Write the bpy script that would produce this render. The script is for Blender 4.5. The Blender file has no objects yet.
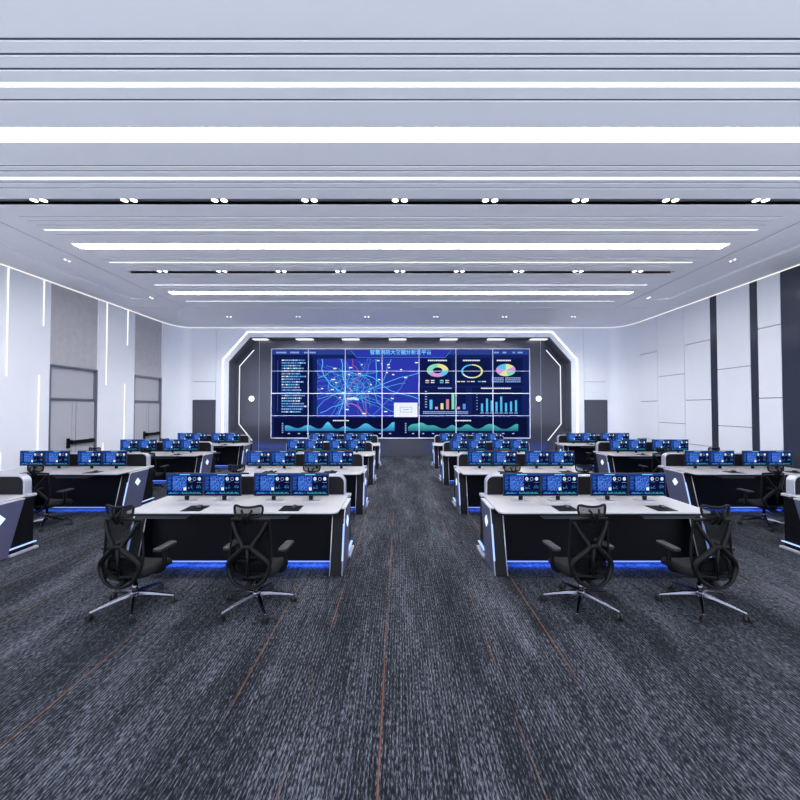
import bpy, bmesh, math, random
from mathutils import Vector, Matrix
S = bpy.context.scene
COL = S.collection
PI = math.pi
random.seed(7)

# ------------------------------------------------------------------ camera, world, exposure
CAM_Z = 1.95
cd = bpy.data.cameras.new('camera')
cd.sensor_width = 36.0; cd.sensor_fit = 'HORIZONTAL'
cd.lens = 36.0 * 380.0 / 800.0
cd.clip_start = 0.05; cd.clip_end = 100
cam = bpy.data.objects.new('camera', cd); COL.objects.link(cam)
cam.location = (0, 0, CAM_Z)
cam.rotation_euler = (PI / 2 + math.atan(8 / 380.0), 0, 0)
S.camera = cam

W = bpy.data.worlds.new('world'); S.world = W; W.use_nodes = True
bg = W.node_tree.nodes['Background']
bg.inputs[0].default_value = (0.80, 0.88, 1.0, 1); bg.inputs[1].default_value = 2.6
LIGHT_K = 29.0          # brightness of the ceiling strips
S.view_settings.view_transform = 'Standard'; S.view_settings.look = 'None'
S.view_settings.gamma = 1; S.view_settings.use_curve_mapping = False
S.view_settings.exposure = 0.36

# ------------------------------------------------------------------ materials
def lin(r, g, b):
    f = lambda c: (c / 255 / 12.92) if c <= 10 else ((c / 255 + .055) / 1.055) ** 2.4
    return (f(r), f(g), f(b), 1)
def mat(name, c, rough=.5, metal=0.0, spec=.5, noise=0.0, nscale=20, bump=0.0):
    m = bpy.data.materials.new(name); m.use_nodes = True
    nt = m.node_tree; b = nt.nodes['Principled BSDF']
    b.inputs['Base Color'].default_value = c
    b.inputs['Roughness'].default_value = rough
    b.inputs['Metallic'].default_value = metal
    b.inputs['Specular IOR Level'].default_value = spec
    tc = nt.nodes.new('ShaderNodeTexCoord'); n = nt.nodes.new('ShaderNodeTexNoise')
    n.inputs['Scale'].default_value = nscale
    nt.links.new(tc.outputs['Object'], n.inputs['Vector'])
    if noise:
        mx = nt.nodes.new('ShaderNodeMix'); mx.data_type = 'RGBA'; mx.blend_type = 'MULTIPLY'
        mx.inputs[0].default_value = noise
        mx.inputs[6].default_value = c
        nt.links.new(n.outputs['Fac'], mx.inputs[7])
        nt.links.new(mx.outputs[2], b.inputs['Base Color'])
    if bump:
        bp = nt.nodes.new('ShaderNodeBump'); bp.inputs['Strength'].default_value = bump
        bp.inputs['Distance'].default_value = .002
        nt.links.new(n.outputs['Fac'], bp.inputs['Height']); nt.links.new(bp.outputs['Normal'], b.inputs['Normal'])
    return m
def emit(name, c, k=1.0):
    m = bpy.data.materials.new(name); m.use_nodes = True
    nt = m.node_tree; nt.nodes.clear()
    e = nt.nodes.new('ShaderNodeEmission'); o = nt.nodes.new('ShaderNodeOutputMaterial')
    e.inputs[0].default_value = c; e.inputs[1].default_value = k
    nt.links.new(e.outputs[0], o.inputs[0]); return m

M = {}
M['ceiling'] = mat('ceiling_paint', lin(243, 244, 250), .7, noise=.03, nscale=3)
M['ceil_dark'] = mat('ceiling_groove_shadow_gap', lin(84, 86, 96), .9)
M['track'] = mat('black_channel_paint', lin(118, 120, 134), .6)
M['white_wall'] = mat('white_wall_panel', lin(233, 235, 241), .38, noise=.04, nscale=1.2)
M['seam'] = mat('panel_joint', lin(70, 72, 80), .8)
M['wood_grey'] = mat('grey_veneer', lin(186, 183, 188), .45, noise=.25, nscale=6)
M['door_grey'] = mat('grey_door_lacquer', lin(178, 177, 184), .35, noise=.06, nscale=3)
M['frame_grey'] = mat('grey_frame_metal', lin(125, 126, 135), .3, .6)
M['dark_panel'] = mat('dark_glossy_panel', lin(62, 66, 80), .16, .25, .6)
M['dark_matt'] = mat('dark_grey_panel', lin(68, 70, 82), .4)
M['stage_wall'] = mat('dark_bronze_glass', lin(84, 86, 98), .16, .45, .7)
M['black'] = mat('black_laminate', lin(13, 13, 18), .45, 0, .12)
M['black2'] = mat('black_inner_panel', lin(22, 21, 24), .6, 0, .15)
M['clad'] = mat('blue_grey_metal_cladding', lin(92, 95, 125), .35, .35, noise=.1, nscale=5)
M['top'] = mat('white_desk_top', lin(176, 174, 178), .32, noise=.03, nscale=4)
M['trim'] = mat('silver_edge_trim', lin(205, 205, 214), .3, .3)
M['silver'] = mat('silver_grey_shell', lin(168, 170, 184), .35, .3)
M['chrome'] = mat('polished_aluminium', lin(112, 112, 122), .2, 1.0)
M['plastic'] = mat('black_plastic', lin(11, 11, 13), .45, 0, .16)
M['mesh'] = mat('black_mesh_fabric', lin(13, 13, 15), .9, 0, .1, bump=.5, nscale=400)
M['seatfab'] = mat('charcoal_seat_fabric', lin(24, 24, 27), .8, 0, .15, bump=.5, nscale=300)
M['armpad'] = mat('charcoal_arm_pad', lin(34, 34, 37), .5, 0, .3)
M['rubber'] = mat('black_rubber', lin(12, 12, 13), .6)
M['moncase'] = mat('black_monitor_case', lin(16, 18, 26), .35)
M['bezel'] = mat('pale_screen_joint', lin(225, 228, 245), .4, .0)
M['strip'] = emit('ceiling_strip_glow', (1, .99, 1, 1), LIGHT_K)
M['tray'] = mat('dark_grey_tray', lin(50, 50, 55), .5, 0, .3)
M['frame_led'] = emit('frame_light_glow', (.93, .96, 1, 1), 2.0)
M['thin_strip'] = emit('thin_strip_glow', (1, .99, 1, 1), 1.4)
M['lamp'] = emit('recess_lamp_glow', (1, .99, 1, 1), 1.8)
M['spot'] = emit('spotlight_lens_glow', (1, .99, .97, 1), 5)
M['cove'] = emit('cove_glow', (1, .97, .93, 1), .85)
M['led'] = emit('white_led_line', (.96, .97, 1, 1), .95)
M['refl_glow'] = emit('painted_reflection_glow', (1, 1, 1, 1), 1.8)  # glow that imitates a reflection on the dark wall, no lamp there
M['ledblue'] = emit('pale_blue_led', (.36, .5, 1, 1), 1.25)
M['diamond'] = emit('cyan_emblem_glow', (.6, .82, 1, 1), 1.2)
M['under_face'] = emit('blue_led_face', (.2, .3, 1, 1), 1.2)
M['under_down'] = emit('blue_led_down', (.014, .13, 1, 1), 60)
SC = {}
for k, c in dict(bg=(20, 34, 92), bar=(42, 62, 140), side=(14, 24, 70), map=(42, 54, 168), txt=(150, 180, 240),
                 white=(232, 238, 250), cyan=(80, 190, 240), teal=(60, 170, 180), line=(74, 130, 228), red=(210, 90, 110),
                 yellow=(225, 222, 150), green=(130, 215, 180), pink=(205, 150, 215), blue=(90, 140, 235), pale=(210, 228, 240),
                 deep=(10, 16, 54), title=(120, 205, 255), salmon=(210, 140, 140)).items():
    SC[k] = emit('screen_' + k, lin(*c), .82)

def gradient_screen(name, c0, c1, z0, z1):
    m = emit(name, c0, 1); nt = m.node_tree; e = [n for n in nt.nodes if n.type == 'EMISSION'][0]
    tc = nt.nodes.new('ShaderNodeTexCoord'); sp = nt.nodes.new('ShaderNodeSeparateXYZ')
    mr = nt.nodes.new('ShaderNodeMapRange'); mr.inputs[1].default_value = z0; mr.inputs[2].default_value = z1
    mx = nt.nodes.new('ShaderNodeMix'); mx.data_type = 'RGBA'; mx.inputs[6].default_value = c0; mx.inputs[7].default_value = c1
    nt.links.new(tc.outputs['Object'], sp.inputs[0]); nt.links.new(sp.outputs['Z'], mr.inputs[0])
    nt.links.new(mr.outputs[0], mx.inputs[0]); nt.links.new(mx.outputs[2], e.inputs[0]); return m
SC['wave'] = gradient_screen('screen_wave', lin(20, 60, 130), lin(90, 215, 250), .95, 1.55)
SC['wave2'] = gradient_screen('screen_wave_teal', lin(14, 60, 100), lin(80, 200, 190), .95, 1.5)

def mini_map():
    m = emit('screen_small_map', lin(40, 70, 190), 1); nt = m.node_tree; e = [n for n in nt.nodes if n.type == 'EMISSION'][0]
    tc = nt.nodes.new('ShaderNodeTexCoord'); v = nt.nodes.new('ShaderNodeTexVoronoi'); v.feature = 'DISTANCE_TO_EDGE'
    v.inputs['Scale'].default_value = 42
    r = nt.nodes.new('ShaderNodeValToRGB'); r.color_ramp.elements[0].color = lin(78, 130, 215); r.color_ramp.elements[1].color = lin(20, 38, 128)
    r.color_ramp.elements[0].position = .0; r.color_ramp.elements[1].position = .16
    nt.links.new(tc.outputs['Object'], v.inputs['Vector']); nt.links.new(v.outputs['Distance'], r.inputs[0])
    nt.links.new(r.outputs[0], e.inputs[0]); return m
SC['minimap'] = mini_map()

def carpet():
    m = bpy.data.materials.new('carpet'); m.use_nodes = True; nt = m.node_tree; b = nt.nodes['Principled BSDF']
    L = nt.links.new; N = nt.nodes.new
    tc = N('ShaderNodeTexCoord')
    def mp(sx, sy):
        p = N('ShaderNodeMapping'); p.inputs['Scale'].default_value = (sx, sy, 1); L(tc.outputs['Object'], p.inputs[0]); return p
    def noise(sx, sy, d=3, ro=.6):
        n = N('ShaderNodeTexNoise'); n.inputs['Scale'].default_value = 1; n.inputs['Detail'].default_value = d
        n.inputs['Roughness'].default_value = ro; L(mp(sx, sy).outputs[0], n.inputs['Vector']); return n.outputs['Fac']
    def math_(op, a, c):
        q = N('ShaderNodeMath'); q.operation = op
        for i, v in enumerate((a, c)):
            if isinstance(v, (int, float)): q.inputs[i].default_value = v
            else: L(v, q.inputs[i])
        return q.outputs[0]
    big = noise(2.2, .4, 4, .65)          # broad tonal streaks
    mid = noise(48, 3.0, 2, .6)           # yarn rows
    fine = noise(150, 24, 2, .65)           # flecks
    a = math_('MULTIPLY', math_('SUBTRACT', big, .5), 1.3)
    c = math_('MULTIPLY', math_('SUBTRACT', mid, .5), 1.0)
    d = math_('MULTIPLY', math_('SUBTRACT', fine, .5), 2.7)
    sx_ = N('ShaderNodeSeparateXYZ'); L(tc.outputs['Object'], sx_.inputs[0])
    rib = math_('MULTIPLY', math_('SINE', math_('MULTIPLY', sx_.outputs['X'], 285.0), 0), .16)
    t = math_('ADD', math_('ADD', math_('ADD', a, c), rib), math_('ADD', d, .42))
    r = N('ShaderNodeValToRGB'); el = r.color_ramp.elements
    el[0].position = .05; el[0].color = lin(10, 12, 18)
    el[1].position = 1.0; el[1].color = lin(98, 101, 112)
    e2 = el.new(.45); e2.color = lin(31, 34, 41)
    L(t, r.inputs[0])
    # orange threads
    sp = N('ShaderNodeSeparateXYZ'); L(tc.outputs['Object'], sp.inputs[0])
    th = None
    wob = math_('MULTIPLY', math_('SUBTRACT', noise(1.2, .25, 1), .5), .05)
    xx = math_('ADD', sp.outputs['X'], wob)
    for x0 in (-6.4, -5.2, -4.35, -3.6, -2.3, -1.1, -.61, -.12, .73, 1.27, 2.9, 3.9, 4.7, 5.9):
        q = math_('LESS_THAN', math_('ABSOLUTE', math_('SUBTRACT', xx, x0), 0), .005)
        th = q if th is None else math_('ADD', th, q)
    gate = N('ShaderNodeMapRange'); gate.inputs[1].default_value = .40; gate.inputs[2].default_value = .52
    L(noise(.9, .7, 1), gate.inputs[0])
    fac = math_('MULTIPLY', math_('MULTIPLY', th, gate.outputs[0]), .36)
    mx = N('ShaderNodeMix'); mx.data_type = 'RGBA'; L(fac, mx.inputs[0]); L(r.outputs[0], mx.inputs[6]); mx.inputs[7].default_value = lin(150, 100, 66)
    L(mx.outputs[2], b.inputs['Base Color']); b.inputs['Roughness'].default_value = .95; b.inputs['Specular IOR Level'].default_value = .15
    bp = N('ShaderNodeBump'); bp.inputs['Strength'].default_value = .25; bp.inputs['Distance'].default_value = .003
    L(fine, bp.inputs['Height']); L(bp.outputs[0], b.inputs['Normal'])
    return m
M['carpet'] = carpet()

# ------------------------------------------------------------------ mesh helpers
class MB:
    def __init__(s): s.v = []; s.f = []; s.m = []; s.mats = []; s.smooth = []
    def mi(s, m):
        if m not in s.mats: s.mats.append(m)
        return s.mats.index(m)
    def add(s, vs, fs, m, smooth=False):
        k = len(s.v); s.v += [tuple(v) for v in vs]; i = s.mi(m)
        for f in fs: s.f.append([k + a for a in f]); s.m.append(i); s.smooth.append(smooth)
    def box(s, x0, x1, y0, y1, z0, z1, m):
        vs = [(x, y, z) for x in (x0, x1) for y in (y0, y1) for z in (z0, z1)]
        s.add(vs, [(0, 1, 3, 2), (4, 6, 7, 5), (0, 4, 5, 1), (2, 3, 7, 6), (0, 2, 6, 4), (1, 5, 7, 3)], m); return s
    def prism(s, poly, axis, a, b, m, smooth=False):
        def P(p, t):
            if axis == 'x': return (t, p[0], p[1])
            if axis == 'y': return (p[0], t, p[1])
            return (p[0], p[1], t)
        n = len(poly)
        s.add([P(p, a) for p in poly] + [P(p, b) for p in poly],
              [list(range(n)), list(range(n, 2 * n))[::-1]] + [(i, (i + 1) % n, n + (i + 1) % n, n + i) for i in range(n)], m, smooth); return s
    def flat(s, poly, y, m):       # polygon in XZ at depth y
        s.add([(p[0], y, p[1]) for p in poly], [list(range(len(poly)))], m); return s
    def ribbon(s, pts, w, y, m):   # flat line of width w in XZ
        for a, b in zip(pts[:-1], pts[1:]):
            dx, dz = b[0] - a[0], b[1] - a[1]; l = math.hypot(dx, dz)
            if l < 1e-6: continue
            nx, nz = -dz / l * w / 2, dx / l * w / 2
            s.flat([(a[0] + nx, a[1] + nz), (a[0] - nx, a[1] - nz), (b[0] - nx, b[1] - nz), (b[0] + nx, b[1] + nz)], y, m)
        return s
    def tube(s, pts, r, m, n=10, closed=False, sx=1.0, up=(0, 1, 0)):
        pts = [Vector(p) for p in pts]; N = len(pts)
        rs = r if isinstance(r, (list, tuple)) else [r] * N
        ring = []; up = Vector(up)
        for i, p in enumerate(pts):
            if closed: t = pts[(i + 1) % N] - pts[i - 1]
            else: t = pts[min(i + 1, N - 1)] - pts[max(i - 1, 0)]
            t.normalize()
            a = up.cross(t)
            if a.length < 1e-3: a = Vector((1, 0, 0)).cross(t)
            a.normalize(); b = t.cross(a)
            ring.append([p + a * math.cos(2 * PI * k / n) * rs[i] * sx + b * math.sin(2 * PI * k / n) * rs[i] for k in range(n)])
        vs = [v for rg in ring for v in rg]; fs = []
        for i in range(N if closed else N - 1):
            j = (i + 1) % N
            for k in range(n): fs.append((i * n + k, i * n + (k + 1) % n, j * n + (k + 1) % n, j * n + k))
        if not closed: fs += [list(range(n))[::-1], [(N - 1) * n + k for k in range(n)]]
        s.add(vs, fs, m, True); return s
    def lathe(s, prof, m, n=16, c=(0, 0, 0), axis='z'):
        vs = []
        for r, z in prof:
            for k in range(n):
                a = 2 * PI * k / n; x, y = r * math.cos(a), r * math.sin(a)
                v = (x, y, z) if axis == 'z' else ((z, x, y) if axis == 'x' else (x, z, y))
                vs.append((v[0] + c[0], v[1] + c[1], v[2] + c[2]))
        fs = [(i * n + k, i * n + (k + 1) % n, (i + 1) * n + (k + 1) % n, (i + 1) * n + k) for i in range(len(prof) - 1) for k in range(n)]
        fs += [list(range(n))[::-1], [(len(prof) - 1) * n + k for k in range(n)]]
        s.add(vs, fs, m, True); return s
    def build(s, name, parent=None, bevel=0, seg=2, loc=None):
        me = bpy.data.meshes.new(name); me.from_pydata(s.v, [], s.f)
        for m in s.mats: me.materials.append(m)
        for p, i, sm in zip(me.polygons, s.m, s.smooth): p.material_index = i; p.use_smooth = sm
        b = bmesh.new(); b.from_mesh(me); bmesh.ops.recalc_face_normals(b, faces=b.faces)
        b.to_mesh(me); b.free(); me.update()
        o = bpy.data.objects.new(name, me); COL.objects.link(o)
        if parent: o.parent = parent
        if loc: o.location = loc
        if bevel:
            md = o.modifiers.new('bevel', 'BEVEL'); md.width = bevel; md.segments = seg; md.limit_method = 'ANGLE'; md.angle_limit = .6
        return o
def tag(o, label=None, cat=None, group=None, kind=None):
    if label: o['label'] = label
    if cat: o['category'] = cat
    if group: o['group'] = group
    if kind: o['kind'] = kind
    return o
def struct(o, label=None): o['kind'] = 'structure'; (label and o.__setitem__('label', label)); return o
def empty(name, loc=(0, 0, 0), rz=0):
    o = bpy.data.objects.new(name, None); COL.objects.link(o); o.location = loc; o.rotation_euler.z = rz; o.empty_display_size = .1; return o
KIDS = {}
def copy_tree(o, parent=None):
    c = o.copy(); COL.objects.link(c)
    if parent: c.parent = parent
    if o.name not in KIDS: KIDS[o.name] = [k for k in bpy.data.objects if k.parent == o]
    for ch in KIDS[o.name]: copy_tree(ch, c)
    return c
def rrect(x0, x1, y0, y1, r, corners=(1, 1, 1, 1), n=6):   # corners: x0y0, x1y0, x1y1, x0y1
    out = []
    for (cx, cy, a0, on) in ((x0, y0, PI, corners[0]), (x1, y0, 1.5 * PI, corners[1]), (x1, y1, 0, corners[2]), (x0, y1, .5 * PI, corners[3])):
        if not on: out.append((cx, cy)); continue
        ox = cx + r if cx == x0 else cx - r; oy = cy + r if cy == y0 else cy - r
        for k in range(n + 1):
            a = a0 + .5 * PI * k / n; out.append((ox + r * math.cos(a), oy + r * math.sin(a)))
    return out

# ------------------------------------------------------------------ room
ZC = 5.14; XL, XR = -8.80, 8.85; YF = -1.2; YS = 15.0; YB = 15.5
struct(MB().box(-9.4, 9.4, YF, 15.9, -.1, 0, M['carpet']).build('floor'))

# ceiling: plates hung between grooves, light slots and channels
FX0, FX1 = -6.38, 6.42
def cy(y, h=3.19):
    p = 408 - 380 * h / y
    return h / math.tan(math.atan((400 - p) / 380) + math.atan(8 / 380.0))
T0 = 5.88
thin = []; lights = []; wide = []; tracks = [2.82, 5.88, 8.93]
for T in (2.82, 5.88, 8.93):
    thin += [T - .87, T - .76, T - .50, T - .36, T + .47, T + .61, T + .76, T + 1.12] if T != 2.82 else [T + .47, T + .61, T + .76, T + 1.12]
    lights += [T - .60, T + .93]
    wide += [T + 1.62]
lights = [l for l in lights if l > 3] + [11.36]
thin = [cy(v) for v in thin]; lights = [cy(v) for v in lights]; wide = [cy(v) for v in wide]; tracks = [cy(v) for v in tracks]
slots = sorted([(y, .034, 'g') for y in thin] + [(y, .06, 'l') for y in lights] + [(y, .23, 'w') for y in wide] + [(y, .17, 't') for y in tracks])
cb = MB(); y = YF
for yc, w, k in slots:
    if yc - w / 2 > y: cb.box(FX0, FX1, y, yc - w / 2, ZC, ZC + .07, M['ceiling'])
    y = yc + w / 2
cb.box(FX0, FX1, y, 11.99, ZC, ZC + .07, M['ceiling'])
for s in (-1, 1):
    e = -FX0 if s < 0 else FX1
    def bx(a, b, y0, y1, z0=ZC, z1=ZC + .07, m='ceiling'): cb.box(min(s * a, s * b), max(s * a, s * b), y0, y1, z0, z1, M[m])
    bx(e, 6.84, YF, 11.99); bx(6.875, 7.46, YF, 11.99); bx(7.46, 7.9, 11.1, 11.99); bx(7.9, 9.4, YF, 11.99)
cb.box(-9.4, 9.4, 12.03, 15.9, ZC, ZC + .07, M['ceiling'])
cb.box(-9.4, 9.4, YF, 15.9, ZC + .24, ZC + .34, M['ceiling'])
for yc, w, k in slots:      # gaps above the slots
    if k == 'g': cb.box(FX0, FX1, yc - .02, yc + .02, ZC + .012, ZC + .03, M['ceil_dark'])
    if k == 't': cb.box(FX0, FX1, yc - w / 2 - .01, yc + w / 2 + .01, ZC + .055, ZC + .07, M['track']); cb.box(FX0, FX1, yc - w / 2 - .012, yc - w / 2, ZC + .004, ZC + .055, M['track']); cb.box(FX0, FX1, yc + w / 2, yc + w / 2 + .012, ZC + .004, ZC + .055, M['track'])
for s in (-1, 1): cb.box(min(s * 6.83, s * 6.875), max(s * 6.83, s * 6.89), YF, 12.0, ZC + .012, ZC + .03, M['ceil_dark'])
cb.box(-6.9, 6.9, 11.985, 12.04, ZC + .012, ZC + .03, M['ceil_dark'])
struct(cb.build('ceiling'))
# long side recesses: a ramp rising towards the wall with cross joints
for n_, s in enumerate((-1, 1)):
    t = MB()
    yy = 11.1
    while yy > YF:
        y0 = max(yy - 1.22, YF)
        poly = [(s * 7.46, ZC + .01), (s * 7.9, ZC + .055), (s * 7.9, ZC + .075), (s * 7.46, ZC + .03)]
        t.prism(poly, 'y', y0 + .008, yy - .008, M['ceiling']); yy = y0
    struct(t.build('trim_%d' % (n_ + 1)))

# left wall, with two door bays; right wall; curved corners; back wall
def box_x(b, s, x, y0, y1, z0, z1, m, th=.06, off=0):
    a, c = s * (x + off), s * (x + off + th); b.box(min(a, c), max(a, c), y0, y1, z0, z1, m)
wl = MB(); X = 8.8
bays = [(9.53, 11.05), (12.57, 14.03)]
box_x(wl, -1, X, YF, 16, 0, 5.4, M['seam'], .1, .14)
for y0, y1 in ((YF, 8.0), (8.004, 9.53), (11.05, 12.57)): box_x(wl, -1, X, y0, y1, 0, 5.11, M['white_wall'], .14)
for y0, y1 in bays: box_x(wl, -1, X, y0, y1, 3.06, 5.11, M['wood_grey'], .06, .03)
def arc(s, cx, xw):
    return [(s * (cx + (xw - cx) * math.cos(a)), 14.03 + .97 * math.sin(a)) for a in [PI / 2 * k / 12 for k in range(13)]]
def corner(b, s, xw):
    p = arc(s, 8.2, xw); q = [(s * (xw + .15), 15.2)]
    poly = p + [(s * 8.2, 15.15), (s * (xw + .12), 15.15), (s * (xw + .12), 14.03)]
    b.prism(poly, 'z', 0, 5.11, M['white_wall'])
corner(wl, -1, 8.8)
struct(wl.build('wall_left'))
wr = MB(); X = 8.85
box_x(wr, 1, X, YF, 16, 0, 5.4, M['seam'], .1, .05)
A = [3.90, 2.19, .85]; B = [3.02, 1.46]
def panels(y0, y1, seams):
    z1 = 5.11
    for z in seams + [0]:
        box_x(wr, 1, X, y0 + .008, y1 - .008, z + .009, z1, M['white_wall'], .05); z1 = z - .009
panels(13.04, 14.03, A); panels(11.8, 13.04, B); panels(10.8, 11.8, A); panels(9.57, 10.58, B); panels(8.79, 9.37, A)
box_x(wr, 1, X, 10.585, 10.8, 0, 5.11, M['dark_panel'], .05); box_x(wr, 1, X, 9.375, 9.565, 0, 5.11, M['dark_panel'], .05)
box_x(wr, 1, X, 7.3, 8.785, 0, 5.11, M['dark_panel'], .05)
panels(6.0, 7.3, A); panels(4.7, 6.0, B); panels(3.4, 4.7, A); panels(YF, 3.4, B)
corner(wr, 1, 8.85)
struct(wr.build('wall_right'))

wb = MB()
for s in (-1, 1):
    def bb(x0, x1, z0, z1, m, y0=YS): wb.box(min(s * x0, s * x1), max(s * x0, s * x1), y0, y0 + .1, z0, z1, m)
    bb(7.285, 8.2, 2.995, 5.11, M['white_wall']); bb(7.285, 8.2, 2.275, 2.98, M['white_wall']); bb(7.285, 8.2, 0, 2.265, M['dark_matt'], YS + .02)
    bb(7.2, 8.3, 0, 5.3, M['seam'], YS + .13)
OCT = [(-6.0, 0), (-6.77, 1.0), (-6.77, 3.79), (-5.93, 4.75), (5.93, 4.75), (6.77, 3.79), (6.77, 1.0), (6.0, 0)]
OUT = [(-7.27, 0), (-7.27, 1.0), (-7.27, 3.79), (-7.27, 5.11), (7.27, 5.11), (7.27, 3.79), (7.27, 1.0), (7.27, 0)]
for i in range(7):
    wb.prism([OUT[i], OUT[i + 1], OCT[i + 1], OCT[i]], 'y', YS, YB, M['white_wall'])
wb.box(-7.4, 7.4, YB, YB + .1, 0, 5.3, M['stage_wall'])
for i in range(7):   # dark lining on the recess reveal
    if i == 3: continue
    a, b = OCT[i], OCT[i + 1]; cx, cz = (a[0] + b[0]) / 2, (a[1] + b[1]) / 2
    k = .992
    wb.prism([a, b, (b[0] * k, 2 + (b[1] - 2) * k), (a[0] * k, 2 + (a[1] - 2) * k)] if a[1] > 0 and b[1] > 0 else [a, b, (b[0] * k, b[1]), (a[0] * k, a[1])], 'y', YS + .004, YB - .001, M['dark_matt'])
# upper reveal with dark stretches between the lamps
lampx = [-5.65, -3.83, -1.98, -.10, 1.96, 3.86, 5.58]
wb.box(-5.93, 5.93, YS + .004, YB, 4.72, 4.75, M['dark_matt'])
for x in (-5.75, 5.75): wb.box(x - .006, x + .006, YB - .004, YB, 0, 4.7, M['silver'])
struct(wb.build('wall_back'))
for i, x in enumerate(lampx):
    nm = ['at its left end', 'second from left', 'third from left', 'in the middle', 'third from right', 'second from right', 'at its right end'][i]
    t = empty('recess_lamp', (x, 15.24, 4.72)); tag(t, 'rectangular lamp in the top of the stage recess, ' + nm, 'ceiling light', 'lamps over the video wall')
    MB().box(-.36, .36, -.15, .15, -.012, 0, M['trim']).build('frame', t)
    MB().box(-.34, .34, -.13, .13, -.016, -.0125, M['lamp']).build('diffuser', t)

# doors of the left wall
def lwall_box(b, y0, y1, z0, z1, d0, d1, m): b.box(-8.8 - d1, -8.8 - d0, y0, y1, z0, z1, m)
for i, (y0, y1) in enumerate(bays):
    d = empty('door_%d' % (i + 1), (0, 0, 0)); d['kind'] = 'structure'
    f = MB()
    for a, b_, z0, z1 in ((y0, y0 + .05, 0, 3.06), (y1 - .05, y1, 0, 3.06), (y0 + .05, y1 - .05, 3.01, 3.06), (y0 + .05, y1 - .05, 2.15, 2.21)):
        lwall_box(f, a, b_, z0, z1, .0, .12, M['frame_grey'])
    f.build('door_frame', d)
    tr = MB(); lwall_box(tr, y0 + .05, y1 - .05, 2.21, 3.01, .09, .12, M['door_grey']); tr.build('transom_panel', d)
    ym = y0 + (y1 - y0) * .48
    l1 = MB(); lwall_box(l1, y0 + .053, ym - .004, .01, 2.147, .05, .10, M['door_grey']); l1 = l1.build('door_leaf', d)
    l2 = MB(); lwall_box(l2, ym + .004, y1 - .053, .01, 2.147, .05, .10, M['door_grey']); l2 = l2.build('door_leaf', d)
    sm = MB(); lwall_box(sm, ym + .12, ym + .126, .01, 2.147, .046, .051, M['seam']); sm.build('edge_strip', l2)
    h = MB(); lwall_box(h, ym - .16, ym - .09, .88, 1.14, .01, .05, M['plastic']); h.build('handle_plate', l1)
    h = MB(); lwall_box(h, ym - .06, y1 - .12, .98, 1.08, -.04, .0, M['plastic']); lwall_box(h, ym - .06, ym + .0, .97, 1.09, -.0, .05, M['plastic']); lwall_box(h, y1 - .2, y1 - .12, .97, 1.09, .0, .05, M['plastic']); h.build('push_bar', l2)

# light lines on the left wall
lw = [(8.47, 2.66, 5.1, 'upper line left of the nearer door bay, first'), (9.33, 3.97, 5.1, 'short upper line beside the nearer door bay'),
      (9.24, .02, 2.75, 'lower line beside the nearer door bay'), (8.38, .02, .98, 'short lower line left of the nearer door bay'),
      (11.35, 2.64, 5.1, 'long upper line between the two door bays'), (12.22, 3.97, 5.1, 'short upper line between the two door bays'),
      (12.12, .02, 2.72, 'lower line between the two door bays'), (11.27, .02, .92, 'short lower line between the two door bays')]
lw[0] = (8.47, 2.66, 5.1, 'long upper line near the left photo edge')
for y, z0, z1, l in lw:
    o = MB().box(-.008, .012, -.010, .010, 0, z1 - z0, M['led']).build('wall_light_line', loc=(-8.79, y, z0))
    tag(o, 'thin white light in the left wall, ' + l, 'wall light', 'light lines in the left wall')
# cove lights at the wall tops
def cove(name, pts, label):
    b = MB()
    for a, c in zip(pts[:-1], pts[1:]):
        d = Vector((c[0] - a[0], c[1] - a[1])); n = Vector((-d.y, d.x)).normalized() * .02
        b.add([(a[0] - n.x, a[1] - n.y, z) for z in (5.122, 5.134)] + [(c[0] - n.x, c[1] - n.y, z) for z in (5.134, 5.122)] +
              [(a[0] + n.x, a[1] + n.y, z) for z in (5.122, 5.134)] + [(c[0] + n.x, c[1] + n.y, z) for z in (5.134, 5.122)],
              [(0, 1, 2, 3), (4, 7, 6, 5), (0, 4, 5, 1), (1, 5, 6, 2), (2, 6, 7, 3), (3, 7, 4, 0)], M['cove'])
    tag(b.build(name), label, 'cove light', 'cove lights where walls meet the ceiling')
def corner_path(s, xw): return [(x + (-s) * -.012, y + .0) for x, y in arc(s, 8.2, xw)]
cove('cove_light', [(-8.815, YF), (-8.815, 14.03)] + corner_path(-1, 8.8)[1:] + [(-7.28, 15.015)], 'warm cove light along the top of the left wall')
cove('cove_light', [(8.865, YF), (8.865, 14.03)] + corner_path(1, 8.85)[1:] + [(7.28, 15.015)], 'warm cove light along the top of the right wall')
cove('cove_light', [(-7.27, 15.015), (7.27, 15.015)], 'white cove light along the top of the stage wall')

# ------------------------------------------------------------------ ceiling lights
rowtxt = lambda ys, y: ['nearest', 'second', 'third', 'fourth', 'fifth', 'farthest'][sorted(ys).index(y)]
for ylist, w, kind in ((lights, .06, 'thin'), (wide, .23, 'wide')):
    for i, y in enumerate(sorted(ylist)):
        nm = ['nearest the camera', 'second from camera', 'third from camera', 'fourth from camera', 'fifth from camera', 'farthest from camera'][i]
        if i == len(ylist) - 1: nm = 'farthest from camera'
        t = empty('linear_ceiling_light', (.02, y, ZC)); tag(t, '%s white ceiling light strip across the room, %s' % (kind, nm), 'ceiling light', kind + ' ceiling light strips')
        MB().box(-6.4, 6.4, -w / 2 + .004, w / 2 - .004, .03, .05, M['trim']).build('housing', t)
        MB().box(-6.395, 6.395, -w / 2 + .006, w / 2 - .006, .012, .03, M['strip' if kind == 'wide' else 'thin_strip']).build('diffuser', t)
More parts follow.
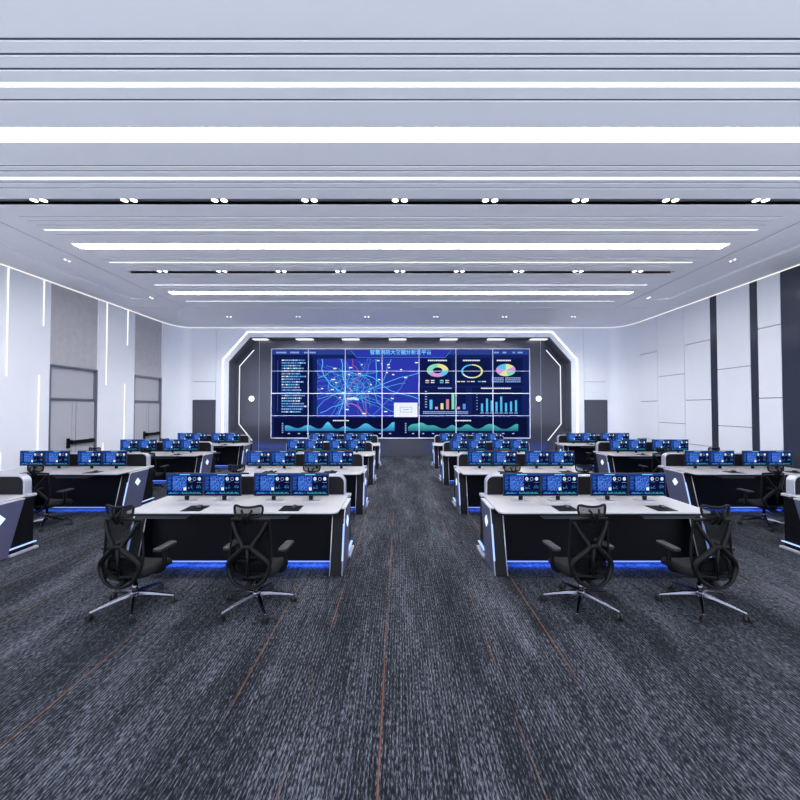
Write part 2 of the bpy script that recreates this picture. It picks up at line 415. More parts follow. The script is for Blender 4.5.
def spot_proto():
    t = empty('twin_spotlight')
    h = MB()
    for s in (-1, 1): h.lathe([(.05, .038), (.058, .034), (.058, .012), (.052, .008)], M['trim'], 16, (s * .072, 0, 0))
    h.box(-.13, .13, -.02, .02, .03, .04, M['track'])
    h.build('housing', t)
    for s in (-1, 1): MB().lathe([(.048, .012), (.048, .004), (.03, -.002)], M['spot'], 16, (s * .072, 0, 0)).build('lens', t)
    return t
sp0 = spot_proto(); first = [True]; todo = []
ordn = ['first', 'second', 'third', 'fourth', 'fifth', 'sixth', 'seventh', 'eighth', 'ninth']
def beam(o, watts, deg):      # the lamp's own downward light
    l = bpy.data.lights.get('beam_%d' % watts) or bpy.data.lights.new('beam_%d' % watts, 'SPOT')
    l.energy = watts; l.spot_size = math.radians(deg); l.spot_blend = 1.0; l.shadow_soft_size = .05; l.color = (.93, .96, 1)
    q = bpy.data.objects.new('beam', l); COL.objects.link(q); q.parent = o; q.location = (0, 0, -.02)
def spot(x, y, z, rz, sc, label, group, watts=0):
    o = sp0 if first[0] else copy_tree(sp0); first[0] = False
    o.location = (x, y, z); o.rotation_euler.z = rz; o.scale = (sc,) * 3; tag(o, label, 'ceiling spotlight', group)
    if watts: todo.append((o, watts))
for ty, nm in ((5.88, 'nearer'), (8.93, 'farther')):
    for i in range(9):
        spot(-5.59 + i * 1.397, cy(ty), ZC + .015, 0, 1, 'twin spotlight in the %s black ceiling channel, %s from left' % (nm, ordn[i]), 'spotlights in the %s black channel' % nm, 0)
for i in range(6):
    spot(-5.98 + i * 2.41, cy(13.3), ZC + .001, 0, .8, 'small flush twin spotlight before the back wall, %s from left' % ordn[i], 'flush spotlights before the back wall', 340)
for s, sd in ((-1, 'left'), (1, 'right')):
    for y, nm in ((8.22, 'nearer'), (11.0, 'farther')):
        spot(s * 7.2, cy(y), ZC + .001, PI / 2, .7, 'small flush twin spotlight along the %s side of the ceiling, %s one' % (sd, nm), 'flush spotlights along the sides')

for o, w_ in todo: beam(o, w_, 140)
# ------------------------------------------------------------------ stage frame lights
def line3(name, pts, w, y, label, cat, group=None, th=.012):
    b = MB()
    for i, (a, c) in enumerate(zip(pts[:-1], pts[1:])):
        dx, dz = c[0] - a[0], c[1] - a[1]; l = math.hypot(dx, dz); nx, nz = -dz / l * w / 2, dx / l * w / 2
        ex, ez = dx / l * w * .2, dz / l * w * .2
        b.prism([(a[0] + nx - ex, a[1] + nz - ez), (a[0] - nx - ex, a[1] - nz - ez), (c[0] - nx + ex, c[1] - nz + ez), (c[0] + nx + ex, c[1] + nz + ez)], 'y', y - th - i * .0002, y, M['frame_led' if name == 'frame_light' else 'led'])
    return tag(b.build(name), label, cat, group)
line3('frame_light', [(-6.2, .02), (-7.0, 1.0), (-7.0, 3.86), (-6.03, 4.965), (6.03, 4.965), (7.0, 3.86), (7.0, 1.0), (6.2, .02)], .05, YS - .001,
      'octagonal white light line framing the stage recess', 'frame light')
for s, sd in ((-1, 'left'), (1, 'right')):
    line3('stage_light_line', [(s * 5.98, 4.31), (s * 6.55, 3.66), (s * 6.56, 1.30), (s * 6.02, .63)], .032, YB - .001,
          'thin angular light line on the dark wall %s of the video wall' % sd, 'wall light', 'angular light lines beside the video wall')
    t = empty('painted_reflection', ((-6.05 if s < 0 else 5.65), YB, 2.33)); tag(t, 'round glowing reflection painted on the dark wall %s of the video wall' % sd, 'painted reflection', 'round painted reflections beside the video wall')  # added glowing discs stand in for lamp reflections in the glossy wall
    MB().lathe([(.12, -.002), (.12, -.02)], M['silver'], 24, axis='y').build('base', t)  # backing disc added behind the imitated reflection
    MB().lathe([(.11, -.021), (.105, -.04), (.07, -.06), (.01, -.066)], M['refl_glow'], 24, axis='y').build('glow_disc', t)

# ------------------------------------------------------------------ video wall
VX0, VX1, VZ0, VZ1 = -5.235, 5.28, .73, 4.36
vw = empty('video_wall', (0, YB, 0)); tag(vw, 'huge tiled video wall showing a blue city map dashboard', 'video wall')
NX, NZ = 7, 4; pw, ph = (VX1 - VX0) / NX, (VZ1 - VZ0) / NZ
for j in range(NZ):
    for i in range(NX):
        MB().box(VX0 + i * pw + .003, VX0 + (i + 1) * pw - .003, -.05, -.002, VZ0 + j * ph + .003, VZ0 + (j + 1) * ph - .003, SC['bg']).build('display_panel', vw)
g = MB()
for i in range(NX + 1):
    w = .03 if i in (0, NX) else .026
    g.box(VX0 + i * pw - w / 2, VX0 + i * pw + w / 2, -.062, -.001, VZ0, VZ1, M['bezel'])
for j in range(NZ + 1):
    w = .03 if j in (0, NZ, 2) else .016
    g.box(VX0, VX1, -.0615, -.001, VZ0 + j * ph - w / 2, VZ0 + j * ph + w / 2, M['bezel'])
g.build('screen_joints', vw)
def px(x): return (x - 400) * (YB - .05) / 380
def pz(y): return 1.95 - (y - 408) * (YB - .05) / 380
def q(b, x0, x1, y0, y1, c, lay):   # rectangle given in the dashboard's own drawing units
    b.flat([(px(x0), pz(y0)), (px(x1), pz(y0)), (px(x1), pz(y1)), (px(x0), pz(y1))], -.05 - .0006 * lay, SC[c])
Yl = lambda l: -.05 - .0006 * l
b = MB(); q(b, 272, 529, 349.5, 354.5, 'bar', 1); q(b, 272, 312, 354.5, 357, 'side', 1)
b.flat([(px(352), pz(349.5)), (px(450), pz(349.5)), (px(444), pz(357)), (px(358), pz(357))], Yl(2), SC['map'])
b.ribbon([(px(350), pz(349.5)), (px(357), pz(357.5)), (px(445), pz(357.5)), (px(452), pz(349.5))], .02, Yl(3), SC['line'])
for x0, x1 in ((276, 287), (290, 300), (304, 316), (494, 500), (503, 508), (513, 516), (518, 524)):
    n = int((x1 - x0) / 1.3)
    for k in range(n): q(b, x0 + k * 1.3, x0 + k * 1.3 + .9, 351.6, 353.2, 'txt', 3)
b.build('header_bar', vw)
b = MB(); q(b, 275, 313, 357.5, 415, 'side', 1); q(b, 277, 278, 360, 412, 'bar', 2); q(b, 308, 312, 358, 415, 'deep', 2)
for r in range(20):
    y = 359.5 + r * 2.72; x = 281.5; end = random.choice((299, 301, 303, 305))
    while x < end:
        w = random.uniform(.8, 2.2); q(b, x, x + w, y, y + 1.25, random.choice(('txt', 'txt', 'cyan', 'white', 'blue')), 3); x += w + .45
b.build('text_list', vw)
# map
b = MB(); q(b, 317, 418.5, 358.5, 417, 'map', 1)
def clipl(pts): return [(min(max(x, 317.3), 418.2), min(max(y, 358.8), 416.7)) for x, y in pts]
rn = random.Random(3)
def road(pts, w, c, lay=2):
    out = [pts[0]]
    for a, d in zip(pts[:-1], pts[1:]):
        for k in range(1, 5):
            t = k / 4; out.append((a[0] + (d[0] - a[0]) * t + rn.uniform(-.7, .7), a[1] + (d[1] - a[1]) * t + rn.uniform(-.7, .7)))
    b.ribbon([(px(x), pz(y)) for x, y in clipl(out)], w * .5, Yl(lay), SC[c])
for _ in range(58):
    a = rn.uniform(0, 2 * PI); r0 = rn.uniform(0, 16); r1 = rn.uniform(25, 60)
    cx, cy = 350 + rn.gauss(0, 6), 386 + rn.gauss(0, 4)
    road([(cx + r0 * math.cos(a), cy + .5 * r0 * math.sin(a)), (cx + r1 * .5 * math.cos(a + .2), cy + r1 * .4 * math.sin(a + .2)), (cx + r1 * math.cos(a), cy + r1 * .7 * math.sin(a))], rn.choice((.018, .024, .034)), rn.choice(('line', 'cyan', 'line')))
for R in (6, 11, 17):
    road([(350 + R * 1.3 * math.cos(t * .52) , 387 + R * .8 * math.sin(t * .52)) for t in range(13)], .03, 'cyan')
for _ in range(80):
    x, y = 348 + rn.gauss(0, 13), 386 + rn.gauss(0, 8); road([(x, y), (x + rn.gauss(0, 5), y + rn.gauss(0, 5))], .02, rn.choice(('cyan', 'line', 'teal')))
road([(322, 359), (322, 372), (330, 384), (345, 396), (338, 416)], .07, 'cyan', 3); road([(318, 378), (333, 371), (348, 372), (372, 377), (390, 391), (418, 398)], .05, 'cyan', 3)
road([(341, 359), (344, 380), (352, 392)], .07, 'cyan', 3); road([(376, 359), (377, 377), (376, 385)], .06, 'cyan', 3)
road([(320, 413), (345, 402), (372, 388), (395, 379), (418, 373)], .05, 'cyan', 3); road([(372, 416), (398, 391), (408, 376), (418, 374)], .05, 'line', 3)
road([(391, 359), (388, 365), (386, 372), (382, 384)], .04, 'cyan', 3); road([(335, 416), (350, 400), (365, 397), (380, 401)], .05, 'line', 3)
road([(352, 359), (353, 365), (358, 370), (360, 377), (352, 383), (350, 392), (346, 402), (358, 406), (364, 416)], .035, 'red', 4); road([(365, 395), (366, 405), (366, 416)], .035, 'red', 4); road([(366, 416), (355, 404), (341, 404)], .03, 'pink', 4)
for x, y in ((333, 368), (335, 382), (331, 379), (349, 367), (342, 392), (361, 364), (377, 360), (381, 363), (387, 364), (388, 367), (400, 369), (392, 374), (386, 372), (378, 379), (358, 373), (348, 374), (331, 389), (345, 409), (384, 411), (362, 413), (370, 384), (404, 377), (321, 388), (355, 399), (391, 398), (415, 362), (326, 393), (339, 397), (368, 391)):
    w = rn.uniform(1.6, 4); q(b, x, x + w, y, y + 1.1, 'white', 5)
b.flat([(px(352 + 6 * math.cos(a * PI / 5)), pz(398.5 + 1.2 * math.sin(a * PI / 5) - .4 * math.cos(a * PI / 5))) for a in range(10)], Yl(5), SC['pale'])
q(b, 394, 417.5, 402.7, 417, 'white', 6); q(b, 400, 412, 407, 407.4, 'blue', 7); q(b, 400, 412, 412, 412.4, 'blue', 7); q(b, 400, 400.4, 407, 412.4, 'blue', 7); q(b, 411.6, 412, 407, 412.4, 'blue', 7); q(b, 403, 409, 409.4, 410, 'blue', 7)
b.build('city_map', vw)
# pies
def ring(b, cx, cy, rx, ry, k, cols, lay, n=48):
    tot = sum(f for f, _ in cols); a = -PI / 2
    for f, c in cols:
        da = 2 * PI * f / tot; m = max(2, int(n * f / tot)); o = []; i_ = []
        for j in range(m + 1):
            t = a + da * j / m; o.append((px(cx + rx * math.cos(t)), pz(cy + ry * math.sin(t)))); i_.append((px(cx + rx * k * math.cos(t)), pz(cy + ry * k * math.sin(t))))
        for j in range(m): b.flat([o[j], o[j + 1], i_[j + 1], i_[j]], Yl(lay), SC[c])
        a += da
def text(b, x0, x1, y, h, c='white', gap=.35, lay=3):
    x = x0
    while x < x1: w = rn.uniform(.7, 1.9); q(b, x, min(x + w, x1), y, y + h, c, lay); x += w + gap
b = MB(); q(b, 421, 452, 358, 386, 'side', 1); ring(b, 437.7, 370.3, 10.8, 6.6, .45, [(3, 'yellow'), (2, 'cyan'), (3, 'pink'), (4, 'green')], 3); text(b, 428, 447, 359.7, 1.3)
for x, y, c in ((425.5, 380, 'yellow'), (425.5, 382, 'pink'), (440, 380, 'green'), (440, 382, 'cyan')): q(b, x, x + 3.6, y, y + 1.1, c, 3); text(b, x + 5.5, x + 9, y, 1)
b.build('donut_chart', vw)
b = MB(); q(b, 457, 490, 358, 386, 'side', 1); ring(b, 472.2, 371.2, 10.8, 7, .84, [(6, 'yellow'), (2.4, 'pale'), (4, 'cyan')], 3); text(b, 463, 480, 359.7, 1.3)
for x, c in ((457, 'yellow'), (467, 'pink'), (478, 'cyan')): q(b, x, x + 3, 381, 382, c, 3); text(b, x + 4, x + 8, 381, 1)
b.build('ring_chart', vw)
b = MB(); q(b, 494, 523, 358, 386, 'side', 1); ring(b, 506, 370, 9.8, 6.1, 0, [(2, 'yellow'), (2, 'pink'), (2, 'green'), (2, 'yellow'), (2.5, 'pink'), (2.5, 'cyan')], 3); text(b, 497, 511, 359.7, 1.3)
for y in (377.4, 379.3, 381.2): text(b, 492, 504, y, 1, 'txt'); text(b, 505.5, 521, y, 1, 'txt')
b.build('pie_chart', vw)
b = MB(); q(b, 420, 466, 387.5, 414.5, 'side', 1); text(b, 438, 452, 387.6, 1.2, 'txt')
for x, h, c in ((431, 9.5, 'cyan'), (436.5, 2.5, 'pink'), (442, 6, 'yellow'), (447.5, 10, 'salmon'), (453, 16, 'green'), (458.5, 2.5, 'pink'), (464.2, 5.5, 'blue')): q(b, x - 1.4, x + 1.4, 409.3 - h, 409.3, c, 3)
for k in range(7): q(b, 425, 427, 391 + k * 2.6, 391.9 + k * 2.6, 'txt', 3)
text(b, 423, 468, 411.3, 1, 'txt'); text(b, 423, 468, 413, .8, 'txt'); b.build('bar_chart', vw)
b = MB(); q(b, 472, 522, 387.5, 414.5, 'side', 1); text(b, 481, 511, 387.6, 1.3)
for x, h in ((482, 8), (487, 13), (491.7, 11), (496.5, 9.6), (501.2, 15), (506, 8.6), (511, 10), (516, 11.3)): q(b, x - 1, x + 1, 411.6 - h, 411.6, 'cyan', 3); q(b, x - 1.8, x + 1.8, 412.6, 413.4, 'txt', 3)
for k in range(6): q(b, 476.5, 477.5, 394 + k * 3, 394.8 + k * 3, 'txt', 3)
b.build('column_chart', vw)
def wave(b, x0, x1, peaks, col, base=431):
    n = 70; top = []
    for i in range(n + 1):
        x = x0 + (x1 - x0) * i / n; h = 1.6
        for cx, hh, w in peaks: h += hh * math.exp(-((x - cx) / w) ** 2)
        top.append((px(x), pz(base - h)))
    for i in range(n): b.flat([top[i], top[i + 1], (top[i + 1][0], pz(base)), (top[i][0], pz(base))], Yl(3), SC[col])
b = MB(); q(b, 274, 402, 417.6, 436.8, 'deep', 1); wave(b, 285, 394.5, [(287, 4, 8), (308, 4.5, 7), (328, 7.6, 4.6), (345, 3.4, 5), (366, 6, 7), (394, 7.5, 6)], 'wave'); text(b, 333, 349, 420, 1.1)
for k in range(6): q(b, 282, 283.4, 423 + k * 1.8, 423.9 + k * 1.8, 'txt', 3)
for x in (288, 298, 307, 317, 327, 336, 346, 357, 368, 379, 389): q(b, x, x + 2.2, 433, 434, 'txt', 3)
b.build('wave_chart', vw)
b = MB(); q(b, 402, 527, 417.6, 436.8, 'deep', 1); wave(b, 408, 518, [(412, 4.5, 5), (421, 6.4, 6), (433, 4, 7), (452, 4.4, 5), (467, 5, 6), (489, 5.2, 7), (496, 1.5, 5), (517, 5.4, 7)], 'wave2'); text(b, 455, 471, 420, 1.2)
for k in range(6): q(b, 405, 406.4, 423 + k * 1.8, 423.9 + k * 1.8, 'txt', 3)
for x in range(412, 520, 10): q(b, x, x + 2.2, 433, 434, 'txt', 3)
b.build('wave_chart', vw)
tcu = bpy.data.curves.new('title', 'FONT'); tcu.body = '智慧消防大数据分析云平台'; tcu.size = .21; tcu.align_x = 'CENTER'; tcu.align_y = 'CENTER'; tcu.offset = .004; tcu.space_character = 1.0
to = bpy.data.objects.new('title_tmp', tcu); COL.objects.link(to)
bpy.context.view_layer.update()
tm = bpy.data.meshes.new_from_object(to.evaluated_get(bpy.context.evaluated_depsgraph_get()))
bpy.data.objects.remove(to)
tm.materials.clear(); tm.materials.append(SC['title'])
xs = [v.co.x for v in tm.vertices]; wt = max(xs) - min(xs); sx = (px(431.5) - px(370)) / wt
for v in tm.vertices: v.co.x *= sx
tt = bpy.data.objects.new('title_text', tm); COL.objects.link(tt); tt.parent = vw
tt.rotation_euler = (PI / 2, 0, 0); tt.location = (px(400.7), Yl(5), pz(352.3))

# ------------------------------------------------------------------ desk
H = 1.275
def make_desk(trays):
    t = empty('control_desk')
    e = H - .045
    poly = rrect(-e, e, 0, .86, .07, (1, 1, 0, 0))
    MB().prism(poly, 'z', .732, .75, M['top']).build('tabletop', t, .004)
    MB().prism(rrect(-e + .015, e - .015, .015, .86, .06, (1, 1, 0, 0)), 'z', .708, .7315, M['black']).build('top_underframe', t)
    MB().prism(rrect(-H + .012, H - .012, .862, 1.0, .03), 'z', .722, .756, M['silver']).build('rear_shelf', t, .006)
    # raised rear screen with rounded shoulders
    rs = MB().prism(rrect(-H + .085, H - .085, .757, 1.02, .10, (0, 0, 1, 1), 8), 'y', .872, .985, M['silver']).build('privacy_screen', t, .008)
    ri = MB().prism(rrect(-H + .103, H - .103, .758, 1.002, .085, (0, 0, 1, 1), 8), 'y', .866, .8715, M['black2']).build('screen_infill', rs)
    MB().box(-H + .15, H - .15, .35, .37, .06, .707, M['black']).build('modesty_panel', t)
    u = MB(); u.box(-H + .15, H - .15, .342, .35, .048, .062, M['under_face']); u.box(-H + .15, H - .15, .351, .38, .05, .059, M['under_down'])
    u.build('under_light', t)
    for s in (-1, 1):
        sp = MB(); a, b_ = sorted((s * (H - .148), s * (H - .014)))
        sp.prism([(.06, 0), (.255, .665), (.285, .706), (.80, .706), (.585, 0)], 'x', a, b_, M['black']); sp = sp.build('side_panel', t, .006)
        a, b_ = sorted((s * (H - .0138), s * H))
        MB().prism([(.06, .004), (.255, .665), (.30, .722), (.80, .722), (.585, .004)], 'x', a, b_, M['clad']).build('side_cladding', sp, .003)
        tr = MB()
        for x in (s * (H - .148), s * (H - .002)):
            tr.tube([(x, .056, .006), (x, .252, .667)] + ([(x, .262, .69), (x, .285, .71)] if abs(x) > H - .05 else []), .0055, M['trim'], 6, up=(1, 0, 0))
        a, b_ = sorted((s * (H - .05), s * (H + .002)))
        tr.box(a, b_, .29, .80, .712, .728, M['trim'])
        tr.build('edge_trim', sp)
        sl = [(.042 + .2949 * z, z) for z in (.16, .555)]
        a, b_ = sorted((s * (H - .014), s * (H + .004)))
        MB().prism([(sl[0][0], .16), (sl[1][0], .555), (sl[1][0] + .014, .555), (sl[0][0] + .014, .16)], 'x', a, b_, M['ledblue']).build('light_strip', sp)
        a, b_ = sorted((s * H, s * (H + .008)))
        MB().prism([(.47 - .072, .52), (.47, .592), (.47 + .072, .52), (.47, .448)], 'x', a, b_, M['diamond']).build('diamond_emblem', sp)
        a, b_ = sorted((s * (H - .13), s * (H - .02)))
        rp = MB().prism([(.59, 0), (.803, .706), (.95, .706), (.95, 0)], 'x', a, b_, M['black']).build('rear_panel', t, .004)
        a, b_ = sorted((s * (H - .0195), s * (H + .01)))
        MB().prism([(.605, .088), (.605, .10), (.97, .10), (.97, .088)], 'x', a, b_, M['ledblue']).build('step_light', rp)
        a, b_ = sorted((s * (H - .0195), s * (H + .025)))
        MB().box(a, b_, .6, .985, .0, .03, M['silver']).build('foot_plate', rp, .004)
    for x in trays:
        k = MB(); k.prism([(x - .33, .705), (x + .33, .705), (x + .285, .662), (x - .285, .662)], 'y', .06, .33, M['tray'])
        k.box(x - .328, x + .328, .052, .06, .694, .706, M['dark_matt']); k = k.build('keyboard_tray', t)
        MB().box(x - .29, x + .29, .054, .0595, .664, .668, M['dark_matt']).build('tray_lip', k)
    return t

# ------------------------------------------------------------------ monitor (two with one shared look)
def make_monitor():
    t = empty('computer_monitor')
    w, z0, z1 = .2400, .074, .366
    c = MB().box(-w, w, 0, .022, z0, z1, M['moncase']).box(-.12, .12, .022, .045, z0 + .05, z1 - .06, M['moncase']).build('case', t, .004)
    s = MB(); y = -.0012
    x0, x1, a0, a1 = -w + .008, w - .008, z0 + .012, z1 - .008
    def r(u0, u1, v0, v1, c_, l=1): s.flat([(x0 + (x1 - x0) * u0, a1 - (a1 - a0) * v0), (x0 + (x1 - x0) * u1, a1 - (a1 - a0) * v0), (x0 + (x1 - x0) * u1, a1 - (a1 - a0) * v1), (x0 + (x1 - x0) * u0, a1 - (a1 - a0) * v1)], y - .0003 * l, SC[c_])
    r(0, 1, 0, 1, 'mbg', 0); r(.36, .64, .02, .06, 'title', 2); r(0, 1, 0, .08, 'mbar')
    r(.17, .55, .11, .79, 'minimap'); r(.47, .545, .64, .78, 'white', 2)
    for k in range(9): r(.03, random.uniform(.1, .14), .14 + k * .07, .165 + k * .07, 'mtxt')
    r(.57, .98, .1, .79, 'deep')
    def disc(u, v, ru, c_, inner=0):
        cx, cz = x0 + (x1 - x0) * u, a1 - (a1 - a0) * v; R = ru * (x1 - x0)
        o = [(cx + R * math.cos(a * PI / 6), cz + R * 1.15 * math.sin(a * PI / 6)) for a in range(12)]
        s.flat(o, y - .0006, SC[c_])
        if inner: s.flat([(cx + (p[0] - cx) * inner, cz + (p[1] - cz) * inner) for p in o], y - .0009, SC['deep'])
    disc(.635, .24, .045, 'pale', .35); disc(.77, .25, .045, 'txt', .8); disc(.905, .24, .045, 'pale')
    for k, h in enumerate((.08, .03, .06, .12, .17, .04)): r(.60 + k * .022, .612 + k * .022, .70 - h, .70, 'cyan' if k % 2 else 'txt')
    for k, h in enumerate((.1, .15, .12, .17, .1, .12)): r(.83 + k * .022, .844 + k * .022, .68 - h, .68, 'cyan')
    r(.60, .72, .37, .385, 'txt'); r(.84, .96, .40, .415, 'txt')
    r(0, 1, .83, 1, 'deep')
    for k in range(24):
        h = .02 + .05 * abs(math.sin(k * 1.1)) ** 2; r(.05 + k * .038, .08 + k * .038, .92 - h, .94, 'wave_s' if k < 12 else 'teal')
    s.build('screen', t)
    n = MB().box(-.025, .025, .045, .07, .012, .25, M['plastic']).build('neck', t, .004)
    MB().prism(rrect(-.11, .11, .0, .15, .02), 'z', 0, .008, M['silver']).build('stand_base', t)
    return t
SC['mbg'] = emit('screen_small_bg', lin(16, 40, 104), .8); SC['mbar'] = emit('screen_small_bar', lin(26, 66, 145), .8)
SC['mtxt'] = emit('screen_small_text', lin(50, 100, 190), 1); SC['wave_s'] = emit('screen_small_wave', lin(60, 150, 230), 1)

# ------------------------------------------------------------------ chair
def spline(pts, n=6, closed=False):
    P = [Vector(p) for p in pts]; N = len(P); out = []
    for i in range(N if closed else N - 1):
        if closed: a, b_, c, d = P[i - 1], P[i], P[(i + 1) % N], P[(i + 2) % N]
        else: a, b_, c, d = P[max(i - 1, 0)], P[i], P[i + 1], P[min(i + 2, N - 1)]
        for k in range(n):
            t = k / n; out.append(.5 * ((2 * b_) + (c - a) * t + (2 * a - 5 * b_ + 4 * c - d) * t * t + (-a + 3 * b_ - 3 * c + d) * t ** 3))
    if not closed: out.append(P[-1])
    return out
def make_chair():
    t = empty('task_chair')
    # five-star base
    base = MB().lathe([(.028, .095), (.045, .10), (.045, .145), (.03, .16)], M['chrome'], 16).build('base_hub', t)
    for k in range(5):
        a = math.radians(90 + 72 * k); d = Vector((math.cos(a), math.sin(a), 0)); nrm = Vector((-d.y, d.x, 0))
        lg = MB(); pts = [(.03, .128, .026, .036), (.12, .122, .021, .028), (.24, .098, .016, .02), (.352, .074, .012, .012)]
        vs = []
        for r, z, w, h in pts:
            for sw, sh in ((-1, -1), (1, -1), (.7, 1), (-.7, 1)): p = d * r + nrm * w * sw; vs.append((p.x, p.y, z + h * sh * .5))
        fs = [(i * 4 + j, i * 4 + (j + 1) % 4, i * 4 + 4 + (j + 1) % 4, i * 4 + 4 + j) for i in range(3) for j in range(4)] + [(0, 3, 2, 1), (12, 13, 14, 15)]
        lg.add(vs, fs, M['chrome']); lo = lg.build('base_leg', t, .003)
        cs = MB(); p = d * .35; al = a + .5
        ax = Vector((math.cos(al), math.sin(al), 0))
        for s in (-1, 1):
            c = p + ax * .016 * s
            ringv = []
            for kk in range(14):
                th = 2 * PI * kk / 14; q_ = ax.cross(Vector((0, 0, 1))) * math.cos(th) * .029 + Vector((0, 0, 1)) * math.sin(th) * .029
                ringv += [c + q_ - ax * .009 + Vector((0, 0, .0295)), c + q_ + ax * .009 + Vector((0, 0, .0295))]
            cs.add(ringv, [(2 * i, 2 * ((i + 1) % 14), 2 * ((i + 1) % 14) + 1, 2 * i + 1) for i in range(14)] + [[2 * i for i in range(14)], [2 * i + 1 for i in range(14)][::-1]], M['rubber'])
        cs.tube([(p.x, p.y, .03), (p.x, p.y, .07)], .011, M['rubber'], 8)
        cs.build('caster', t)
    MB().lathe([(.026, .15), (.026, .22), (.016, .221), (.016, .32)], M['chrome'], 14).build('gas_lift', t)
    MB().box(-.09, .09, -.13, .10, .30, .345, M['plastic']).build('mechanism', t, .012)
    # seat cushion
    n = 14; vs = []; fs = []
    st = MB(); rows = []
    for iz, (zz, k) in enumerate(((.338, .90), (.35, .98), (.375, 1.0), (.395, .96), (.405, .80), (.408, .4))):
        for j in range(32):
            a = 2 * PI * j / 32; ca, sa = math.cos(a), math.sin(a)
            sq = lambda v: math.copysign(abs(v) ** .45, v)
            x = .235 * sq(ca) * k; y = .23 * sq(sa) * k + .06
            z = zz + (-.03 * max(0, (y - .15) / .1) ** 2 if y > .15 else 0) + .02 * (abs(x) / .235) ** 2 * (iz > 2)
            vs.append((x, y, z))
    for i in range(5):
        for j in range(32): fs.append((i * 32 + j, i * 32 + (j + 1) % 32, (i + 1) * 32 + (j + 1) % 32, (i + 1) * 32 + j))
    fs += [list(range(32))[::-1], [160 + j for j in range(32)]]
    st.add(vs, fs, M['seatfab'], True); st.build('seat', t)
    # back: y gets further back with height
    def B(x, z, dy=0): return (x, -.165 - .10 * max(0, (z - .62)) - .02 * math.cos((z - .3) * 5) + .35 * (abs(x) / .2) ** 2 * .08 + dy, z)
    # mesh membrane
    prof = [(.32, .13), (.38, .17), (.45, .195), (.52, .2), (.6, .195), (.7, .187), (.8, .18), (.885, .175)]
    mv = []; mf = []; nx = 10
    for z, w in prof:
        for i in range(nx + 1): x = -w + 2 * w * i / nx; mv.append(B(x, z, .012))
    for j in range(len(prof) - 1):
        for i in range(nx): a = j * (nx + 1) + i; mf.append((a, a + 1, a + nx + 2, a + nx + 1))
    mm = MB(); mm.add(mv, mf, M['netting'], True); mo = mm.build('back_mesh', t)
    # lower membrane cushion
    lb = MB(); lv = []
    for z, w in ((.385, .16), (.43, .175), (.48, .175), (.53, .15)):
        for i in range(9): lv.append(B(-w + 2 * w * i / 8, z, .02))
    lb.add(lv, [(j * 9 + i, j * 9 + i + 1, j * 9 + i + 10, j * 9 + i + 9) for j in range(3) for i in range(8)], M['mesh'], True)
    lbo = lb.build('lumbar_pad', t); sm = lbo.modifiers.new('solid', 'SOLIDIFY'); sm.thickness = .012
    fr = MB()
    outer = spline([B(.178, .89), B(.186, .78), B(.197, .65), B(.202, .54), B(.19, .43), B(.14, .345)], 5)
    for s in (-1, 1): fr.tube([(s * p.x, p.y, p.z) for p in outer], .011, M['plastic'], 8)
    fr.tube([B(-.185, .89), B(-.09, .898), B(0, .9), B(.09, .898), B(.185, .89)], .015, M['plastic'], 8)
    fr.build('back_frame', t)
    xf = MB()
    for s in (-1, 1):
        pth = spline([B(s * .165, .87, -.02), B(s * .115, .77, -.035), B(s * .055, .68, -.05), B(s * .055, .63, -.055), B(s * .13, .56, -.045), B(s * .19, .49, -.035), B(s * .19, .42, -.03), B(s * .14, .33, -.03), B(s * .06, .285, -.03), B(0, .278, -.03)], 5)
        xf.tube(pth, [.013 + .013 * math.sin(PI * min(1, (i + 4) / len(pth))) for i in range(len(pth))], M['plastic'], 8)
    xf.tube([B(-.05, .655, -.055), B(.05, .655, -.055)], .022, M['plastic'], 8)
    xf.tube([B(0, .65, -.05), B(0, .5, -.03), B(0, .36, -.02)], [.02, .012, .014], M['plastic'], 8)
    xf.tube([B(-.17, .375, -.02), B(0, .37, -.02), B(.17, .375, -.02)], .012, M['plastic'], 8)
    xf.tube([(0, -.03, .32), (0, -.12, .30), B(0, .29, -.03)], [.03, .025, .02], M['plastic'], 8)
    xf.build('back_spine', t)
    # headrest
    hr = MB(); y = -.225
    ringp = spline([(x, y + .03 * (abs(x) / .13) ** 2, z) for x, z in ((-.125, 1.035), (-.06, 1.028), (0, 1.025), (.06, 1.028), (.125, 1.035), (.134, .99), (.118, .942), (.06, .935), (0, .933), (-.06, .935), (-.118, .942), (-.134, .99))], 4, True)
    hr.tube(ringp, .0115, M['plastic'], 8, True); hr = hr.build('headrest', t)
    hm = MB(); hv = []
    for z in (.94, .975, 1.03):
        for i in range(9): x = -.12 + .03 * i; hv.append((x, y + .03 * (abs(x) / .13) ** 2 + .004, z))
    hm.add(hv, [(j * 9 + i, j * 9 + i + 1, j * 9 + i + 10, j * 9 + i + 9) for j in range(2) for i in range(8)], M['netting'], True); hm.build('headrest_mesh', hr)
    hp = MB()
    for s in (-1, 1): hp.tube(spline([(s * .05, y - .004, 1.0), (s * .03, y - .03, .96), (s * .022, y - .02, .92), B(s * .03, .86, -.02)], 4), .012, M['plastic'], 8)
    hp.build('headrest_arm', t)
    # arms
    for s in (-1, 1):
        ar = MB(); ar.tube(spline([(s * .12, .05, .325), (s * .23, .05, .335), (s * .268, .05, .39), (s * .272, .05, .47), (s * .272, .05, .565)], 4), [.022] * 17, M['plastic'], 8, sx=1.0); ar = ar.build('arm_post', t)
        MB().prism(rrect(s * .275 - .042, s * .275 + .042, -.08, .18, .03), 'z', .565, .592, M['armpad']).build('arm_pad', ar, .006)
    return t
